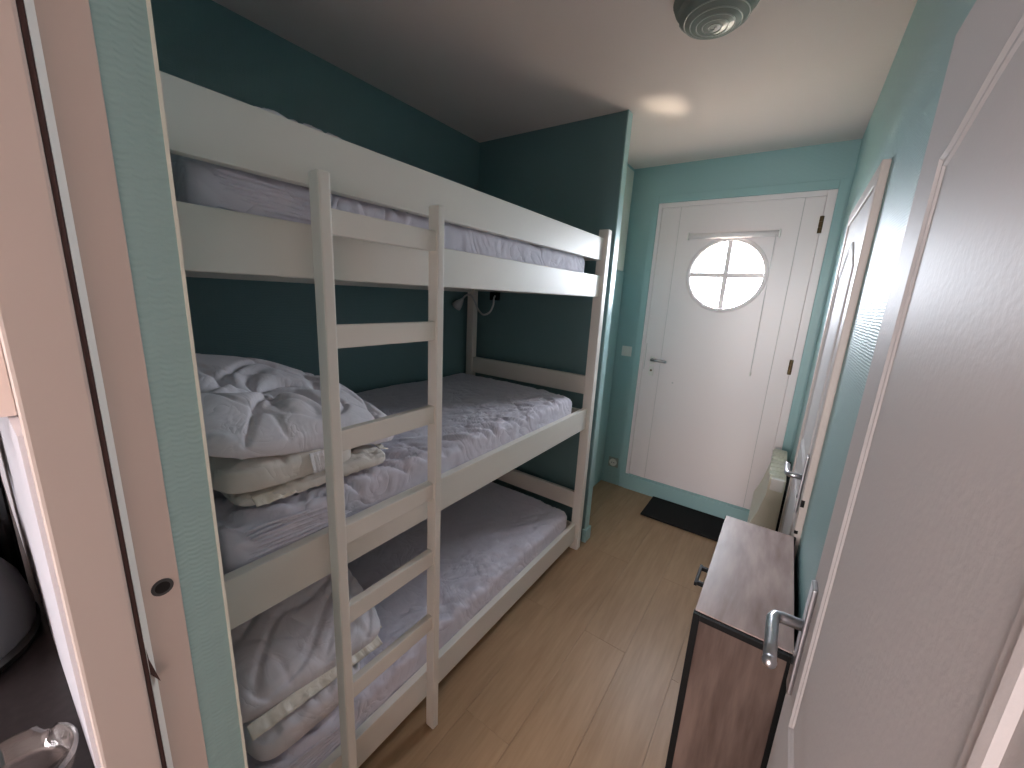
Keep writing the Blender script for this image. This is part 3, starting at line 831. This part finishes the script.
# ------------------------------------------------------------------ low cabinet by the right wall
CX0, CX1, CY0, CY1, CZ = 0.801, 1.016, 0.970, 1.555, 0.793
cb = empty('narrow_cabinet', (0.91, 1.26, 0), 'narrow greyed oak cabinet with black metal edges beside the right wall', 'cabinet')
f = 0.016
box('top_board', (CX0 + 0.002, CY0 + 0.012, CZ - 0.018), (CX1 - 0.006, CY1 - 0.006, CZ), M_chest_h, cb, bev=0.0015)
for y0, y1 in ((CY0, CY0 + f), (CY1 - f, CY1)):
    bm = bmesh.new()
    add_box(bm, (CX0, y0, 0), (CX0 + f, y1, CZ - 0.003), 0.001); add_box(bm, (CX1 - f, y0, 0), (CX1, y1, CZ - 0.003), 0.001)
    add_box(bm, (CX0 + f, y0, CZ - 0.003 - f), (CX1 - f, y1, CZ - 0.003), 0.001); add_box(bm, (CX0 + f, y0, 0.08), (CX1 - f, y1, 0.08 + f), 0.001)
    build('end_frame', bm, M_black, cb)
box('end_panel', (CX0 + f, CY0 + 0.003, 0.096), (CX1 - f, CY0 + 0.013, CZ - 0.019), M_chest_v, cb)
box('end_panel', (CX0 + f, CY1 - 0.013, 0.096), (CX1 - f, CY1 - 0.003, CZ - 0.019), M_chest_v, cb)
box('back_panel', (CX1 - 0.010, CY0 + f, 0.08), (CX1 - 0.004, CY1 - f, CZ - 0.019), M_black, cb)
box('bottom_board', (CX0 + 0.004, CY0 + f, 0.08), (CX1 - 0.012, CY1 - f, 0.095), M_chest_h, cb)
ff = box('door', (CX0 + 0.001, CY0 + f + 0.003, 0.100), (CX0 + 0.016, CY1 - f - 0.003, 0.770), M_chest_v, cb, bev=0.0015)
bm = bmesh.new(); yh = 1.215; zh = 0.735
for yy in (yh - 0.04, yh + 0.04): add_box(bm, (CX0 - 0.024, yy - 0.005, zh - 0.006), (CX0 + 0.002, yy + 0.005, zh + 0.006), 0.001)
add_box(bm, (CX0 - 0.028, yh - 0.05, zh - 0.006), (CX0 - 0.020, yh + 0.05, zh + 0.006), 0.001)
build('handle', bm, M_black, ff)

# ------------------------------------------------------------------ door mat
tag(box('door_mat', (0.203, 2.752, 0.0), (0.80, 3.086, 0.014), M_mat, bev=0.004), 'black rectangular door mat in front of the front door', 'door mat')

# ------------------------------------------------------------------ radiator
rd = empty('electric_radiator', (0.96, 2.68, 0.2), 'cream electric wall radiator beside the front door', 'radiator')
ry0, ry1 = 2.42, 2.98
bm = bmesh.new()
add_prism(bm, [(1.000, 0.20), (0.872, 0.20), (0.866, 0.33), (0.905, 0.44), (0.924, 0.56), (0.926, 0.660), (1.000, 0.660)], 1, ry0, ry1)
bmesh.ops.bevel(bm, geom=bm.edges[:], offset=0.004, segments=2, affect='EDGES')
body = build('body', bm, M_rad, rd)
box('thermostat_box', (0.935, ry0 - 0.024, 0.600), (0.992, ry0 + 0.0, 0.668), M_plastic, rd, bev=0.005)
for k in range(7):
    box('grille_slat', (0.922, ry0 + 0.05 + k * 0.07, 0.658), (0.985, ry0 + 0.09 + k * 0.07, 0.664), M_rad, rd)
box('wall_bracket', (0.999, ry0 + 0.02, 0.25), (XR - 0.0005, ry1 - 0.02, 0.60), M_black, rd)

# ------------------------------------------------------------------ ceiling lamp
LC = (0.515, 1.555, H)
cl = empty('ceiling_lamp', LC, 'round ridged glass ceiling lamp with spiral ripples', 'ceiling lamp')
bm = bmesh.new(); add_lathe(bm, LC, [(0, 0), (0.125, 0), (0.130, -0.012), (0.122, -0.030), (0.105, -0.036), (0, -0.036)], 48); build('base', bm, M_lampglass, cl, smooth=True)
bm = bmesh.new()
def bowl(r): return -0.036 - 0.053 * math.sqrt(max(0, 1 - (r / 0.112) ** 2.4))
add_lathe(bm, LC, [(0.112 * math.sin(PI / 2 * (1 - k / 14)), bowl(0.112 * math.sin(PI / 2 * (1 - k / 14)))) for k in range(15)], 48)
gb = build('glass_bowl', bm, M_lampglass, cl, smooth=True)
bm = bmesh.new(); pts = []
for k in range(241):
    t = k / 240; r = 0.004 + 0.104 * t; th = 2 * PI * 5.5 * t
    pts.append((LC[0] + r * math.cos(th), LC[1] + r * math.sin(th), LC[2] + bowl(r)))
add_tube(bm, pts, 0.0024, 6); build('spiral_ridge', bm, M_lampridge, gb, smooth=True)

# ------------------------------------------------------------------ roller blind over the round window
rb = empty('roller_blind', (0.455, YD - 0.01, 2.01), 'slim white roller blind casing above the round door window', 'blind')
bm = bmesh.new(); add_tube(bm, [(0.192, yf - 0.026, 2.008), (0.722, yf - 0.026, 2.008)], 0.019, 16); build('roll', bm, M_pvc, rb, smooth=True)
for x in (0.184, 0.722): box('bracket', (x, yf - 0.048, 1.985), (x + 0.008, yf - 0.0005, 2.032), M_plastic, rb, bev=0.002)
bm = bmesh.new(); add_tube(bm, [(0.708, yf - 0.046, 2.0), (0.708, yf - 0.03, 1.6), (0.71, yf - 0.02, 1.12)], 0.0016, 6); cd = build('pull_cord', bm, M_groove, rb)
bm = bmesh.new(); add_tube(bm, [(0.71, yf - 0.02, 1.122), (0.71, yf - 0.02, 1.115), (0.71, yf - 0.02, 1.095), (0.71, yf - 0.02, 1.09)], [0.002, 0.006, 0.006, 0.003], 10); build('cord_knob', bm, M_plastic, cd, smooth=True)

# ------------------------------------------------------------------ switch and socket left of the front door
sw = empty('light_switch', (-0.159, YD, 1.11), 'square white light switch on the teal wall beside the front door', 'light switch')
box('plate', (-0.200, YD - 0.010, 1.113), (-0.120, YD, 1.193), M_plastic, sw, bev=0.006)
box('rocker', (-0.185, YD - 0.016, 1.128), (-0.135, YD - 0.009, 1.178), M_plastic, sw, bev=0.003)
so = empty('wall_socket', (-0.163, YD, 0.15), 'round white wall socket low on the teal wall', 'socket')
box('plate', (-0.205, YD - 0.009, 0.152), (-0.121, YD, 0.236), mat('aged_socket_plate', srgb(150, 160, 150), 0.5), so, bev=0.006)
bm = bmesh.new(); add_cyl(bm, (-0.163, YD - 0.016, 0.194), (-0.163, YD - 0.008, 0.194), 0.032, n=28); fc = build('socket_face', bm, M_plastic, so)
bm = bmesh.new()
for dx in (-0.0095, 0.0095): add_cyl(bm, (-0.163 + dx, YD - 0.017, 0.194), (-0.163 + dx, YD - 0.0155, 0.194), 0.004, n=10)
build('pin_hole', bm, M_hole, fc)

# ------------------------------------------------------------------ kitchen corner at the left edge
kc = empty('kitchen_counter', (-0.6, -0.27, 0), 'dark kitchen worktop on white units at the left edge', 'worktop')
box('worktop', (-1.6, -0.58, 0.878), (0.268, YK - 0.0005, 0.916), M_counter, kc, bev=0.003)
box('carcass', (-1.58, -0.55, 0.0), (0.245, YK - 0.001, 0.878), M_kcab, kc)
tag(box('splashback', (-1.6, YK - 0.0075, 0.9165), (XJ - 0.017, YK - 0.0005, 1.382), M_splash), 'glossy white splashback panel above the dark worktop', 'splashback')
wc = empty('wall_cabinet', (-0.2, -0.14, 1.384), 'white kitchen wall cabinet at the upper left edge', 'cabinet')
box('carcass', (-0.60, -0.30, 1.384), (0.186, YK - 0.0005, 2.10), M_kcab, wc, bev=0.001)
for x0, x1 in ((-0.598, -0.209), (-0.205, 0.184)):
    dd = box('door', (x0, -0.319, 1.386), (x1, -0.300, 2.098), M_kcab, wc, bev=0.002)
    box('knob', (x0 + 0.34, -0.336, 1.42), (x0 + 0.36, -0.318, 1.44), M_chrome, dd, bev=0.004)

ap = empty('coffee_maker', (-0.16, -0.13, 0.9162), 'rounded charcoal and black coffee maker on the dark worktop', 'coffee maker')
bm = bmesh.new(); add_lathe(bm, (-0.150, -0.132, 0.9162), [(0, 0), (0.135, 0), (0.148, 0.008), (0.150, 0.030), (0, 0.030)], 48); build('base', bm, M_appl_black, ap, smooth=True)
bm = bmesh.new(); add_lathe(bm, (-0.150, -0.132, 0.9162), [(0.146, 0.0305), (0.147, 0.06), (0.138, 0.11), (0.118, 0.155), (0.09, 0.19), (0.04, 0.212), (0, 0.215)], 48); build('tank', bm, M_appl, ap, smooth=True)
box('tower', (-0.40, -0.20, 0.9162), (-0.26, 0.014, 1.30), M_appl_black, ap, bev=0.02, seg=4)
box('brew_head', (-0.38, -0.17, 1.18), (-0.13, -0.02, 1.30), M_appl_black, ap, bev=0.02, seg=4)

# ashtray of clear glass
at = (0.197, -0.040, 0.9162)
bm = bmesh.new()
outer = [(0, 0.0), (0.046, 0.0), (0.050, 0.004), (0.057, 0.030), (0.0575, 0.034), (0.055, 0.036), (0.050, 0.035), (0.044, 0.012), (0.041, 0.009), (0, 0.009)]
add_lathe(bm, at, outer, 64)
for v in bm.verts:           # cigarette notches pressed into the rim
    d = v.co - V(at); r = math.hypot(d.x, d.y)
    if d.z > 0.026:
        th = math.atan2(d.y, d.x)
        for a0 in (2.45, 2.45 + 2.094, 2.45 - 2.094):
            e = (th - a0 + PI) % (2 * PI) - PI
            if abs(e) < 0.15: v.co.z -= 0.009
tag(build('ashtray', bm, M_ashglass, smooth=True), 'small round clear glass ashtray with a notched rim on the worktop', 'ashtray')
